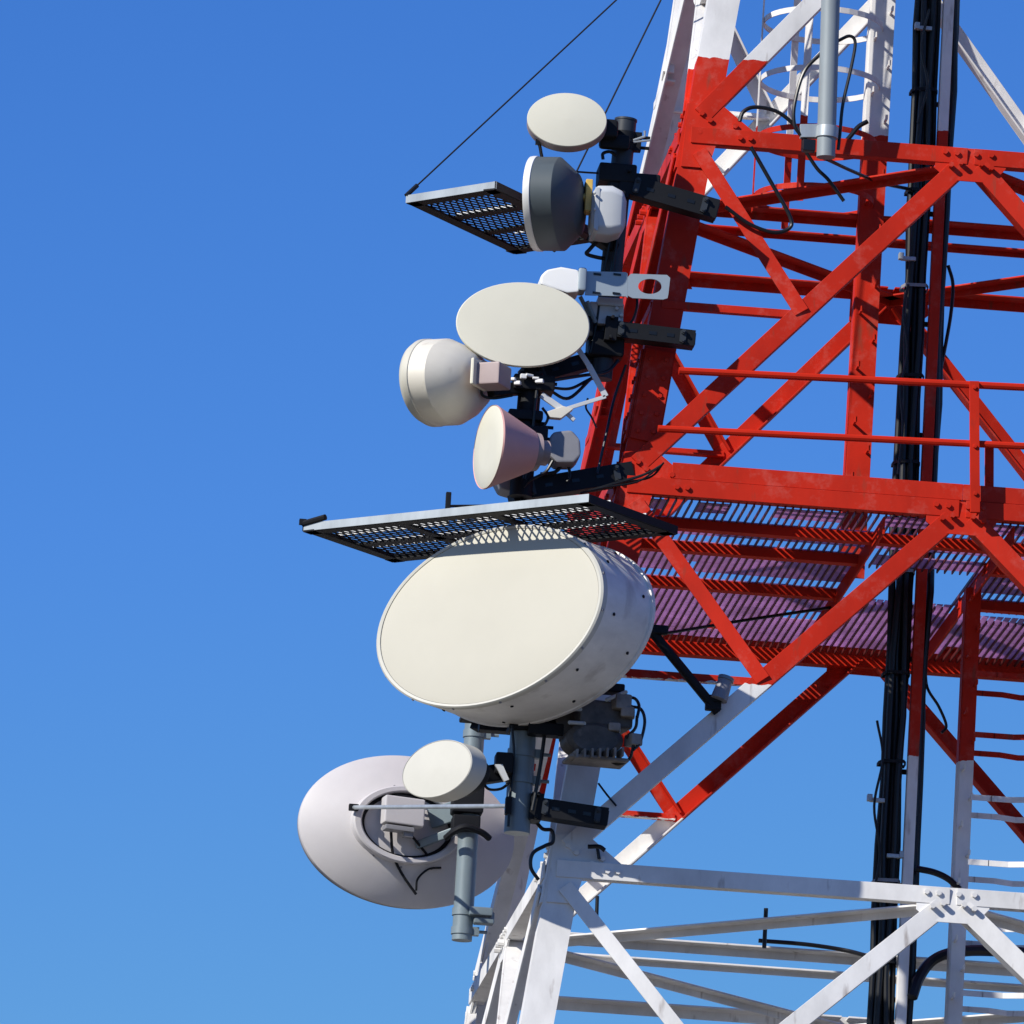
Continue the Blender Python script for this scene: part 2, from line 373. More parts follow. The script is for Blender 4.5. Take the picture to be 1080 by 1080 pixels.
lab = ['leftmost black feeder cable running up the left side of the cable post', 'thick glossy black feeder cable in front of the left bundle on the cable post',
 'black feeder cable in the middle of the left bundle on the cable post', 'glossy black feeder cable next to the cable post on its left, standing forward',
 'thin black feeder cable pressed against the left edge of the cable post', 'black feeder cable at the back of the left bundle, outermost', 'black feeder cable at the back of the left bundle, near the middle',
 'thick black feeder cable along the right edge of the cable post', 'thin black feeder cable behind the one on the right edge of the cable post']
for j, (dx, dy, r) in enumerate(cab):
    pts = []; nn = 46
    for i in range(nn+1):
        c = p+(q-p)*i/nn
        pts.append(c+V((dx+(-.012 if dx < 0 else 0)+.009*math.sin(i*.9+j*2.1)+.006*math.sin(i*2.3+j), dy+.008*math.cos(i*1.1+j), 0)))
    m = MB(); m.tube(pts, r, 10); o = m.build('feeder_cable', M['black'], origin=pts[-1]); tag(o, lab[j], 'cable', 'black cables clamped to the cable post')
# ------------------------------------------------------------------ caged climbing ladders
def ladder(name, label, x0, y0, x1, y1, yy, hoops, cx_off, r, straps, wcol, topz, botz, side):
    p, q = at(x0, y0, yy), at(x1, y1, yy); d = (p-q)/(p.z-q.z)
    P, Q = p+d*(topz-p.z), p+d*(botz-p.z)
    t = thing(name, Q, label, 'ladder')
    m = MB(); m.bar(P, Q, wcol, .012, (0, 1, 0)); m.bar(P+V((-side*wcol/2, .013, 0)), Q+V((-side*wcol/2, .013, 0)), .012, .10, (0, 1, 0)); m.build('upright', TM, t, bevel=.002)
    nst = int((topz-botz)/.17)
    for i in range(nst):
        m = MB(); c = P+(Q-P)*(i+.5)/nst; e = .3 if i % 2 else -.3
        m.tube([c+V((e*wcol, .0, 0)), c+V((e*wcol, -.09, 0)), c+V((e*wcol, -.095, .025))], .009, 6)
        m.build('step_bolt', TM, t)
    hs = []
    for z in hoops:
        c = p+d*(z-p.z); cc = c+V((cx_off, .02, 0)); m = MB(); pts = []
        a0 = 0 if cx_off < 0 else math.pi
        ring = [cc+V((math.cos(a0+a)*r, math.sin(a0+a)*r, 0)) for a in [2*math.pi*i/40 for i in range(41)]]
        if cx_off > 0:
            b0 = c+V((0, .02, 0)); ring = [b0+V((x_, -r*.75, 0)) for x_ in (0, .12, .24)]+[b0+V((.30+math.cos(R(a_))*r*.9, math.sin(R(a_))*r*.9, 0)) for a_ in range(-80, 81, 10)]+[b0+V((x_, r*.75, 0)) for x_ in (.24, .12, 0)]
        for i in range(len(ring)-1):
            a, b = ring[i], ring[i+1]; nrm = ((a+b)/2-cc).normalized(); ex = (b-a)*.02; m.bar(a-ex, b+ex, .034, .006, nrm)
        m.build('cage_hoop', TM, t, smooth=40)
    za, zb = max(hoops)+.1, min(hoops)-.1
    for ang in straps:
        o = V((cx_off+math.cos(R(ang))*(r+.008), .02+math.sin(R(ang))*(r+.008), 0)); m = MB()
        m.bar(p+d*(za-p.z)+o, p+d*(zb-p.z)+o, .045, .006, V((math.cos(R(ang)), math.sin(R(ang)), 0))); m.build('cage_strap', TM, t)
    return t
def zat(px, py, yy): return at(px, py, yy).z
hu = [zat(860, y, -.2) for y in (-100, -37, 25, 87, 149, 211)]
ladder('climbing_ladder', 'white and red climbing ladder with step bolts and safety cage above the work platform', 929, 60, 905, 500, -.2, hu, -.36, .36, (180, 110, -110), .145, LV[0]-.5, ZP-.05, 1)
hl = [zat(1085, y, -.4) for y in (724, 788, 854, 922, 990, 1060, 1130, 1200)]
ladder('climbing_ladder', 'lower climbing ladder with safety cage, red then white, hanging below the platform at the right', 1028, 620, 1007, 1080, -.4, hl, .37, .37, (-65, 0, 60), .085, ZP-.1, .1, 1)
# second upright behind the upper cage
# ------------------------------------------------------------------ generic pieces
def pipe(name, a, b, yy, r, mat, label, cat='pole', cap=True, rings=(), ring_mat='dark', ra=None):
    p, q = at(a[0], a[1], yy), at(b[0], b[1], yy)
    lo = p if p.z < q.z else q
    t = thing(name, lo, label, cat)
    m = MB(); m.tube([p, q], r, 24); m.build('tube', mat, t)
    if cap:
        m = MB(); d = (p-q).normalized(); m.tube([p, p+d*.012], r*1.06, 24); m.build('end_cap', mat, t)
    for f in rings:
        c = p.lerp(q, f); d = (p-q).normalized(); m = MB(); m.tube([c-d*.022, c+d*.022], r*1.12, 24)
        m.box(c+V((r*1.2, -.01, 0)), .05, .05, .05); bolts(m, [c+V((r*1.2+.025, -.01, 0))], (1, 0, 0), .01, .05)
        m.build('band_clamp', M[ring_mat], t)
    return t
def arm(name, pts, yy, hgt, dep, mat, label, cat='bracket', y2=None):
    y2 = yy if y2 is None else y2
    p, q = at(pts[0][0], pts[0][1], yy), at(pts[1][0], pts[1][1], y2)
    t = thing(name, p, label, cat)
    m = MB(); a = (q-p).normalized(); n = V((0, -1, 0)); n = (n-a*n.dot(a)).normalized(); s = a.cross(n)
    
    for sg in (-1, 1):
        o = s*(hgt/2*sg); m.bar(p+o, q+o, .012, dep, -n, .001)
    m.bar(p, q, hgt+.012, .012, -n, -.0115)
    m.build('channel', mat, t, bevel=.002)
    for f in (.30, .52, .72):
        m = MB(); c = p.lerp(q, f); m.hexa(c+n*.0125, a*.022, s*.010, n*.0015); m.build('slot', M['black'], t)
    for f in (.16, .86):
        c = p.lerp(q, f); m = MB()
        for sg in (-1, 1): m.tube([c+s*(hgt*.32)*sg+n*.045, c+s*(hgt*.32)*sg-n*(dep+.03)], .009, 8)
        m.hexa(c+n*.016, a*.018, s*(hgt*.40), n*.004); bolts(m, [c+s*(hgt*.32)*sg+n*.02 for sg in (-1, 1)], n, .016, .012)
        m.build('u_bolt', M['poledark'], t)
    m = MB(); e = q-n*dep*.5; m.hexa(e+a*.002, a*.003, s*(hgt*.42), n*dep*.42); m.build('end_plate', M['poledark'], t)
    for f in (.05,):
        m = MB(); c = p.lerp(q, f); m.hexa(c-n*(dep/2), a*.035, s*(hgt/2+.03), n*(dep/2+.014))
        for sg in (-1, 1): bolts(m, [c+s*(hgt/2+.018)*sg+n*.014], n, .012, .04)
        m.build('clamp_plate', mat, t, bevel=.003)
    return t
def dish_profile(r, depth, rim): # front at 0, backwards negative
    return [(0, 0), (r*.5, 0), (r*.97, 0), (r, -.006), (r, -rim)]
def report(n, o):
    pass
def cableobj(name, pix, yy, r, label, mat='black', cat='cable', group=None):
    ys = yy if isinstance(yy, (list, tuple)) else [yy]*len(pix)
    pts = curve([at(x, y, d) for (x, y), d in zip(pix, ys)], 7)
    m = MB(); m.tube(pts, r, 8); o = m.build(name, M[mat], origin=pts[0]); tag(o, label, cat, group); return o
# ------------------------------------------------------------------ pole one (top) and its aerials
YP1 = -1.98
t = pipe('mounting_pole', (660, 128), (634, 400), YP1, .063, M['poledark'], 'upper dark mounting pole beside the red leg carrying the small round dish', rings=(.06, .10, .25), ring_mat='dark')
m = MB(); c = at(655, 172, YP1); 
m.box(at(650, 186, YP1), .22, .20, .11); m.box(at(668, 196, YP1), .3, .16, .12); m.build('arm_saddle', M['dark'], t, bevel=.012)
m = MB(); m.box(at(638, 334, YP1-.02), .20, .17, .13); m.box(at(642, 322, YP1-.03), .15, .19, .05)
bolts(m, [at(x, y, YP1-.12) for x, y in ((650, 326), (652, 338), (655, 333))], (0, -1, 0), .014, .03); m.build('pipe_clamp', M['lightgrey'], t, bevel=.02)
m = MB(); m.box(at(638, 366, YP1), .21, .2, .15); m.build('pipe_collar', M['dark'], t, bevel=.02)
arm('support_arm', ((655, 192), (757, 221)), -2.06, .105, .11, M['dark'], 'upper black channel arm clamped across the red leg to the top mounting pole')
arm('support_arm', ((640, 346), (733, 357)), -2.12, .082, .11, M['dark'], 'black channel arm across the shaded red leg, below the bracket plate with a round hole')
# small round dish
def round_dish(name, label, px, py, yy, A, r, rim, rho=0, k=K, face='offwhite', side='offwhite', back_prof=None, bmat='offwhite', rimmat=None, lip=.006, tilt=0):
    c = at(px, py, yy); fr = frame(c, A, rho, k, tilt)
    t = thing(name, c-fr[1]*rim, label, 'dish antenna')
    m = MB(); m.lathe([(0, .012), (r*.4, .010), (r*.8, .004), (r*.985, 0), (r, -.006), (r, -.012)], fr); m.build('radome', M[face], t, smooth=40)
    m = MB(); m.lathe([(r*.999, -.0125), (r*.999, -rim)], fr); m.build('rim', M[rimmat or side], t, smooth=40)
    if back_prof:
        m = MB(); m.lathe([(a, -b) for a, b in back_prof], fr); m.build('reflector', M[bmat], t, smooth=35)
    return t, fr
t, fr = round_dish('dish_antenna', 'smallest round cream dish antenna at the very top, on the upper mounting pole', 598, 126, -2.28, -5, .232, .12, k=.70, face='offwhite',
      back_prof=[(.232, .12), (.17, .15), (.08, .18), (0, .18)], bmat='taupe', rimmat='taupe', tilt=2)
m = MB(); c = at(640, 138, -2.1); m.box(c, .12, .16, .11); m.box(at(648, 150, -2.08), .18, .06, .09); m.build('pole_mount', M['dark'], t, bevel=.02)
m = MB(); m.bar(at(606, 132, -2.14), at(645, 138, -2.12), .07, .05, (0, 1, 0)); m.build('mount_arm', M['dark'], t, bevel=.008)
m = MB(); m.tube([at(668, 148, -2.05), at(680, 144, -2.05), at(680, 138, -2.05)], .007, 6); m.tube([at(668, 150, -2.05), at(686, 148, -2.05)], .006, 6); m.build('threaded_rod', M['galv'], t)
m = MB(); m.tube(curve([at(566, 150, -2.2), at(569, 153, -2.2), at(571, 163, -2.16), at(573, 172, -2.1)]), .010, 8); m.box(at(567, 150, -2.2), .025, .025, .03); m.build('tail_cable', M['black'], t)
# grey shrouded dish
c = at(563, 215, -2.16); fr = frame(c, -105, 0, K); n = fr[1]; r = .405
t = thing('dish_antenna', c-n*.25, 'slate grey shrouded dish antenna with white rim, pointing left beside the upper mesh shield', 'dish antenna')
m = MB(); m.lathe([(0, .02), (r*.7, .012), (r*1.0, 0), (r*1.01, -.012), (r*1.01, -.038), (r*.995, -.041)], fr); m.build('radome', M['white'], t, smooth=35)
bm_ = MB(); bm_.lathe([(r*.994, -.040), (r*.994, -.165), (r*.985, -.17), (r*.66, -.265), (r*.40, -.285), (r*.34, -.29), (0, -.29)], fr)
bolts(bm_, [c-n*.10+fr[2]*math.cos(R(a))*r*.99+fr[3]*math.sin(R(a))*r*.99 for a in (200, 165, 130, 240)], V((.2, -1, 0)), .012, .01)
bm_.build('shroud', M['greydish'], t, smooth=30)
m = MB(); cy = at(614, 209, -2.2); m.lathe([(0, 0), (.045, 0), (.04, -.06), (.03, -.07), (.03, -.11)], (cy+n*.02, n, fr[2], fr[3])); m.hexa(at(620, 208, -2.2), V((.02, 0, 0)), V((0, .06, 0)), V((0, 0, .095))); m.build('feed_flange', M['yellow'], t, bevel=.006)
t = thing('radio_unit', at(640, 226, -2.16), 'light grey rounded radio unit behind the slate grey dish and its yellow flange', 'radio unit')
m = MB(); c = at(641, 226, -2.2)
# faceted casing
sec = [(-.105, .10, .085), (-.075, .145, .125), (.01, .15, .13), (.075, .125, .11), (.10, .075, .07)]
vs = []; fs = []
for i, (x, zz, yy) in enumerate(sec):
    ring = [(-1, .72), (-.72, 1), (.72, 1), (1, .72), (1, -.72), (.72, -1), (-.72, -1), (-1, -.72)]
    vs += [c+V((x, a*yy, b*zz+(-.0))) for a, b in ring]
for i in range(len(sec)-1):
    fs += [(i*8+j, i*8+(j+1) % 8, i*8+8+(j+1) % 8, i*8+8+j) for j in range(8)]
fs += [tuple(range(8))[::-1], tuple(range(32, 40))]
m.add(vs, fs); m.build('casing', M['lightgrey'], t, bevel=.012)
m = MB(); m.hexa(at(627, 226, -2.2), V((.014, 0, 0)), V((0, .13, 0)), V((0, 0, .13)))
bolts(m, [at(x, y, -2.34) for x, y in ((627, 204), (627, 221), (627, 241))], (0, -1, 0), .009, .02); m.build('rear_flange', M['lightgrey'], t, bevel=.006)
m = MB(); m.bar(at(628, 247, -2.1), at(652, 262, -2.05), .06, .12, (0, 1, 0)); m.build('lower_bracket', M['dark'], t, bevel=.008)
m = MB(); m.tube(curve([at(632, 252, -2.1), at(622, 263, -2.12), at(619, 268, -2.12), at(633, 272, -2.08), at(642, 272, -2.0)]), .012, 8); m.build('tail_cable', M['black'], t)
# mid-size flat-faced dish
t, fr = round_dish('dish_antenna', 'large flat off-white oval dish facing the viewer in front of the bracket plate', 551.5, 342, -2.32, -5, .386, .03, face='offwhite', side='offwhite',
      back_prof=[(.386, .03), (.33, .09), (.2, .15), (.08, .17), (0, .17)], bmat='dark')
m = MB(); m.bar(at(585, 350, -2.12), at(632, 338, -2.02), .13, .09, (0, 1, 0)); m.box(at(615, 343, -2.05), .12, .12, .16); m.build('pole_mount', M['dark'], t, bevel=.02)
m = MB(); m.tube([at(619, 318, -2.15), at(628, 340, -2.1)], .014, 8); m.tube([at(612, 313, -2.15), at(622, 333, -2.1)], .012, 8); m.build('adjuster_rod', M['bluegrey'], t)
# junction box with long plate
t = thing('radio_unit', at(600, 297, -2.25), 'white box with long grey plate with a round hole, above the large oval dish', 'radio unit')
m = MB(); c = at(596, 297, -2.16); sec = []
outline = [(570, 291), (577, 284), (592, 281), (610, 284), (614, 296), (611, 308), (598, 309), (570, 300)]
m.plate([at(x, y, -2.28) for x, y in outline][::-1], (0, 1, 0), .2); m.build('casing', M['boxwhite'], t, bevel=.015)
m = MB(); m.box(at(613, 297, -2.22), .05, .14, .14); m.build('side_cover', M['plate'], t, bevel=.015)
# plate with hole, in the plane y = -2.24
yq = -2.24; P = lambda x, y: at(x, y, yq)
cen = (685.5, 302); outer = [(619, 286), (660, 287), (662, 288.5), (705, 290), (707, 292), (704.5, 314), (702, 316), (662, 314), (660, 312.5), (617, 311)]
m = MB(); nh = 32
hp = [(cen[0]+12.5*math.cos(2*math.pi*i/nh), cen[1]+8.0*math.sin(2*math.pi*i/nh)) for i in range(nh)]
def ray_poly(c, a):
    dx, dy = math.cos(a), math.sin(a); best = None
    for i in range(len(sq)):
        (x1, y1), (x2, y2) = sq[i], sq[(i+1) % len(sq)]; ex, ey = x2-x1, y2-y1; den = dx*ey-dy*ex
        if abs(den) < 1e-9: continue
        tt = ((x1-c[0])*ey-(y1-c[1])*ex)/den; ss = ((x1-c[0])*dy-(y1-c[1])*dx)/den
        if tt > 0 and -1e-6 <= ss <= 1+1e-6 and (best is None or tt < best): best = tt
    return (c[0]+dx*best, c[1]+dy*best)
sq = [(662, 288.5), (705, 290), (707, 292), (704.5, 314), (702, 316), (662, 314)]
op = [ray_poly(cen, 2*math.pi*i/nh) for i in range(nh)]
fr0 = [P(*a) for a in hp]; fr1 = [P(*a) for a in op]; TH = V((0, .012, 0))
vs = fr0+fr1+[a+TH for a in fr0]+[a+TH for a in fr1]
fs = []
for i in range(nh):
    j = (i+1) % nh
    fs += [(i, j, nh+j, nh+i), (2*nh+i, 3*nh+i, 3*nh+j, 2*nh+j), (i, 2*nh+i, 2*nh+j, j), (nh+i, nh+j, 3*nh+j, 3*nh+i)]
m.add(vs, fs)
m.plate([P(*a) for a in ((617, 311), (660, 312.5), (661.9, 314), (661.9, 288.5), (660, 287), (619, 286))], (0, 1, 0), .0118)
o = m.build('bracket_plate', M['plate'], t, smooth=30)
m = MB()
for x, y in ((630, 289.3), (651, 289.6), (629, 309), (650, 309.6)): m.hexa(P(x, y)+V((0, -.003, 0)), V((.022, 0, -.001)), V((0, .003, 0)), V((0, 0, .006)))
m.build('slot', M['black'], t)
# ------------------------------------------------------------------ pole two with left drum and pink cone
YP2 = -2.16
t = pipe('mounting_pole', (560, 396), (549, 524), YP2, .066, M['dark'], 'short black mounting pole between the cream drum and the pink cone dish', rings=(.06, .42, .60), cap=True)
m = MB(); 
for x, y, a_, b_, c_ in ((562, 407, .24, .2, .09), (553, 441, .2, .2, .06), (556, 463, .22, .22, .12)):
    m = MB(); m.box(at(x, y, YP2), a_, b_, c_); m.build('clamp_block', M['dark'], t, bevel=.012)
m = MB(); 
for x, y in ((541, 400), (546, 404), (552, 397), (558, 396), (565, 399), (569, 402)):
    m.box(at(x, y, YP2-.13), random.uniform(.03, .06), .03, random.uniform(.012, .03), random.uniform(-.5, .5))
m.build('clamp_bolts', M['white'], t, bevel=.005)
arm('support_arm', ((556, 398), (652, 371)), -2.05, .08, .10, M['dark'], 'black channel arm under the large oval dish, running up to the red leg', y2=-1.95)
arm('support_arm', ((540, 518), (668, 497)), -2.10, .105, .12, M['dark'], 'black channel arm under the pink cone dish, just above the lower mesh shield', y2=-2.0)
c = at(453, 404, -2.1); fr = frame(c, -119, -6, K); n = fr[1]; r = .388
t = thing('dish_antenna', c-n*.25, 'cream shrouded drum dish pointing left with its cone-shaped back towards the viewer', 'dish antenna')
m = MB(); m.lathe([(0, .05), (r*.6, .045), (r*.93, .03), (r*1.0, .0), (r*1.0, -.03), (r*.985, -.034)], fr); m.build('radome', M['cream'], t, smooth=45)
m = MB(); m.lathe([(r*.985, -.034), (r*.985, -.14), (r*.965, -.15), (r*.84, -.22), (r*.60, -.30), (r*.42, -.325), (0, -.33)], fr); m.build('shroud', M['creamdish'], t, smooth=30)
m = MB(); c2 = c-n*.325+V((0,0,.03)); m.lathe([(.0, 0), (.13, 0), (.13, -.025), (.10, -.03), (.10, -.06), (0, -.06)], (c2, n, fr[2], fr[3])); m.build('feed_collar', M['midgrey'], t, smooth=30)
t = thing('radio_unit', at(517, 397, -2.3), 'small taupe radio box with a bright end behind the cream drum dish', 'radio unit')
a = R(-119); ux, uy = V((math.sin(a), -math.cos(a), 0)), V((math.cos(a), math.sin(a), 0))
m = MB(); m.hexa(at(518, 397, -2.42), ux*.09, uy*.09, UP*.066); m.build('casing', M['taupe'], t, bevel=.012)
m = MB(); m.hexa(at(505, 395, -2.42), ux*.012, uy*.10, UP*.078); m.build('front_flange', M['offwhite'], t, bevel=.01)
m = MB(); m.bar(at(520, 411, -2.3), at(552, 408, -2.2), .07, .07, (0, 1, 0)); m.build('pole_bracket', M['dark'], t, bevel=.01)
m = MB(); m.tube(curve([at(508, 408, -2.3), at(509, 417, -2.28), at(520, 420, -2.25), at(540, 417, -2.2)]), .009, 8); m.build('tail_cable', M['black'], t)
c = at(515.5, 471.5, -2.6); fr = frame(c, -82, -7, K*.98); n = fr[1]; r = .378
t = thing('dish_antenna', c-n*.28, 'dusty pink cone-shaped dish with a white oval face, above the lower mesh shield', 'dish antenna')
m = MB(); m.lathe([(0, .008), (r*.5, .007), (r*.96, .004), (r*.985, 0)], fr); m.build('radome', M['offwhite'], t, smooth=40)
m = MB(); m.lathe([(r*.984, -.004), (r*1.0, .004), (r*1.005, -.006), (r*.50, -.245), (r*.48, -.252), (0, -.252)], fr); m.build('cone', M['pinkcone'], t, smooth=30)
m = MB(); c2 = c-n*.25; m.lathe([(0, 0), (r*.46, 0), (r*.45, -.035), (r*.30, -.045), (r*.30, -.09), (0, -.09)], (c2, n, fr[2], fr[3])); m.build('feed_collar', M['taupe'], t, smooth=30)
t = thing('radio_unit', at(596, 470, -2.15), 'dark grey radio unit with chamfered corners between the pink cone and the red leg', 'radio unit')
m = MB(); outline = [(579, 462), (584, 455), (603, 453), (612, 463), (613, 480), (606, 488), (587, 488), (579, 480)]
m.plate([at(x, y, -2.24) for x, y in outline][::-1], (0, 1, 0), .2); m.build('casing', M['midgrey'], t, bevel=.018)
m = MB(); m.bar(at(556, 470, -2.15), at(582, 472, -2.15), .12, .1, (0, 1, 0)); m.build('pole_bracket', M['dark'], t, bevel=.01)
t = thing('radio_unit', at(535, 505, -2.0), 'dark grey casing half hidden below the pink cone dish', 'radio unit')
m = MB(); outline = [(520, 500), (548, 488), (556, 500), (545, 520), (528, 515)]
m.plate([at(x, y, -2.12) for x, y in outline][::-1], (0, 1, 0), .2); m.build('casing', M['midgrey'], t, bevel=.015)
m = MB(); m.bar(at(545, 505, -2.05), at(560, 503, -2.05), .1, .08, (0, 1, 0)); m.build('pole_bracket', M['dark'], t, bevel=.01)
# bent light bracket bars under the oval dish
t = thing('bracket_frame', at(600, 432, -2.2), 'thin bent light grey bracket frame hanging below the large oval dish', 'bracket')
for a, b, w in (((610, 368), (621, 385), .03), ((621, 385), (639, 418), .034), ((639, 418), (594, 432), .022)):
    m = MB(); m.bar(at(a[0], a[1], -2.2), at(b[0], b[1], -2.2), w, .012, (0, 1, 0)); m.build('bent_bar', M['lightgrey'], t, bevel=.002)
m = MB(); m.bar(at(571, 416, -2.24), at(594, 432, -2.24), .036, .02, (0, 1, 0)); m.bar(at(594, 432, -2.24), at(606, 443, -2.24), .022, .02, (0, 1, 0)); m.build('tie_bar', M['lightgrey'], t, bevel=.003)
m = MB(); m.plate([at(x, y, -2.26) for x, y in ((577, 434), (594, 428), (605, 431), (592, 441), (580, 440))][::-1], (0, 1, 0), .06); m.build('foot_plate', M['creamdish'], t, bevel=.004)
# ------------------------------------------------------------------ big drum and lower poles
YP3 = -2.50
t = pipe('mounting_pole', (563, 600), (545, 879), YP3, .074, M['bluegrey'], 'blue grey mounting pole below the big white drum with an open lower end', cap=False, rings=(.60, .70, .80), ring_mat='bluegrey')
m = MB(); m.box(at(555, 770, YP3), .21, .2, .035); m.build('collar', M['dark'], t, bevel=.006)
arm('support_arm', ((562, 850), (641, 862)), -2.56, .095, .12, M['dark'], 'black channel arm from the blue grey pole to the white leg below the big drum')
c = at(515.5, 650, -3.05); A = -39; fr = frame(c, A, 11, .655); n = fr[1]; r = .770; Lh = .50
t = thing('drum_antenna', c-n*Lh, 'very large white drum antenna with a cream face, shaded on top by the mesh shield', 'drum antenna')
m = MB(); m.lathe([(0, .012), (r*.5, .010), (r*.9, .004), (r*.957, -.001)], fr, 96); m.build('radome', M['cream'], t, smooth=40)
m = MB(); m.lathe([(r*.9585, -.006), (r*.962, .003), (r*.985, .006), (r*1.0, -.003), (r*1.0, -.045)], fr, 96)
m.build('rim', M['smalldrum'], t, smooth=40)
m = MB(); m.lathe([(r*.997, -.04), (r*.997, -Lh), (r*1.012, -Lh-.002), (r*1.012, -Lh-.03), (r*.99, -Lh-.034), (r*.6, -Lh-.14), (r*.2, -Lh-.2), (0, -Lh-.2)], fr, 96)
for a in range(0, 360, 18):
    rr = r*.998; q = fr[2]*math.cos(R(a))+fr[3]*math.sin(R(a))
    bolts(m, [c-n*(.14 if a % 36 else Lh-.08)+q*rr], q, .010, .006, 1)
m.build('shroud', [M['drumside'], M['dark']], t, smooth=30)
m = MB()
for a in range(6, 360, 24):
    q = fr[2]*math.cos(R(a))+fr[3]*math.sin(R(a)); bolts(m, [c-n*.02+q*r], q, .008, .007)
m.build('rim_clips', M['midgrey'], t)
m = MB(); bc = c-n*(Lh+.16); m.box(bc-n*.05, .5, .12, .3, R(A)); m.build('back_mount', M['dark'], t, bevel=.02)
# lower bracket under the drum
t = thing('pole_bracket', at(560, 768, -2.5), 'black bracket joining the two lower poles under the big white drum', 'bracket')
m = MB(); m.bar(at(497, 762, -1.7), at(600, 770, -2.45), .07, .07, (0, 1, 0)); m.build('bridge_bar', M['dark'], t, bevel=.006)
m = MB(); 
for x, y, d_, a_, b_, c_ in ((525, 768, -2.2, .22, .1, .05), (575, 770, -2.6, .2, .1, .07), (500, 758, -1.75, .16, .16, .03)):
    m = MB(); m.box(at(x, y, d_), a_, b_, c_); m.build('clamp_jaw', M['dark'], t, bevel=.008)
# radios under the drum
t = thing('radio_unit', at(628, 770, -2.6), 'bulky dark brown-grey radio with fins and fittings under the right side of the big drum', 'radio unit')
M['grime'] = paint('grimy_brown_grey', (.070, .062, .055), .55, lo=.5, hi=1.5, scale=9, st=((.20, .17, .14), 12, .60, (1, 1, 1), 2.2, .6))
M['grimelight'] = paint('grimy_pale_grey', (.22, .20, .18), .55, lo=.5, hi=1.3, scale=9)
m = MB(); a_, b_ = at(612, 752, -2.62), at(634, 790, -2.62); m.lathe([(0, 0), (.13, 0), (.165, -.02), (.165, -.2), (.14, -.22), (.14, -.26), (0, -.26)], (at(628, 779, -2.80), V((.1, -1, 0)).normalized(), V((1, .1, 0)).normalized(), V((0, 0, .58))), 28); m.build('casing', M['grime'], t, smooth=30)
m = MB(); m.box(at(634, 756, -2.66), .32, .22, .15, .2); m.build('upper_housing', M['grime'], t, bevel=.02)
for k in range(7):
    m = MB(); m.box(at(606+k*8, 797-k*.3, -2.80), .012, .16, .05, .1); m.build('cooling_fin', M['grimelight'], t)
m = MB(); m.box(at(628, 803, -2.72), .34, .24, .022, .1); m.build('bottom_cover', M['grimelight'], t, bevel=.008)
for x, y, sx, sz in ((655, 741, .10, .09), (662, 752, .08, .06), (668, 781, .075, .07), (648, 768, .07, .05)):
    m = MB(); m.box(at(x, y, -2.76), sx, .10, sz, random.uniform(-.4, .4)); m.build('connector_box', M['grimelight'], t, bevel=.012)
for x, y, x2, y2 in ((600, 748, 612, 748), (601, 762, 616, 763), (640, 738, 660, 730)):
    m = MB(); m.tube([at(x, y, -2.8), at(x2, y2, -2.8)], .012, 8); m.tube([at(x, y, -2.8), at(x, y, -2.6)], .012, 8); m.tube([at(x2, y2, -2.8), at(x2, y2, -2.6)], .012, 8); m.build('u_bolt', M['galv'], t)
m = MB(); m.box(at(646, 727, -2.7), .13, .12, .05); m.build('top_bracket', M['dark'], t, bevel=.01)
for pts in (((664, 745), (676, 748), (680, 762), (675, 783), (668, 791)), ((672, 755), (670, 768), (660, 778)), ((655, 738), (668, 736), (674, 744), (672, 757)), ((640, 800), (652, 806), (664, 800), (668, 786))):
    m = MB(); m.tube(curve([at(x, y, -2.76-.01*i) for i, (x, y) in enumerate(pts)]), .009, 8); m.build('tail_cable', M['black'], t)
m = MB(); m.bar(at(572, 765, -2.55), at(620, 748, -2.6), .13, .1, (0, 1, 0)); m.build('mount_arm', M['dark'], t, bevel=.01)
m = MB(); m.plate([at(x, y, -2.64) for x, y in ((585, 752), (606, 746), (608, 778), (590, 782))][::-1], (0, 1, 0), .02); m.build('mount_plate', M['grime'], t, bevel=.004)
# dark strut with floodlight
t = thing('stay_strut', at(688, 664, -2.3), 'dark grey diagonal stay strut from behind the big drum to the white brace', 'strut')
p_, q_ = at(684, 662, -2.35), front(757, 751, .05)
m = MB(); m.tube([p_, q_], .029, 12); m.build('tube', M['dark'], t)
for c_, a_ in ((at(690, 664, -2.36), .16), (front(752, 745, .06), .09)):
    m = MB(); m.box(c_, a_, .06, .05); m.build('end_clamp', M['dark'], t, bevel=.008)
t = thing('warning_light', front(760, 728, .08), 'small grey lamp on a bracket beside the white brace', 'lamp')
a_, b_ = front(758, 738, .10), front(765, 718, .10)
m = MB(); m.tube([a_, b_], [.05, .042], 14); m.build('lamp_housing', M['midgrey'], t)
m = MB(); m.tube([b_, b_+(b_-a_).normalized()*.02], .048, 14); m.build('lens_cap', M['bluegrey'], t)
m = MB(); m.box(front(754, 737, .08), .08, .04, .04); m.build('bracket', M['dark'], t, bevel=.006)
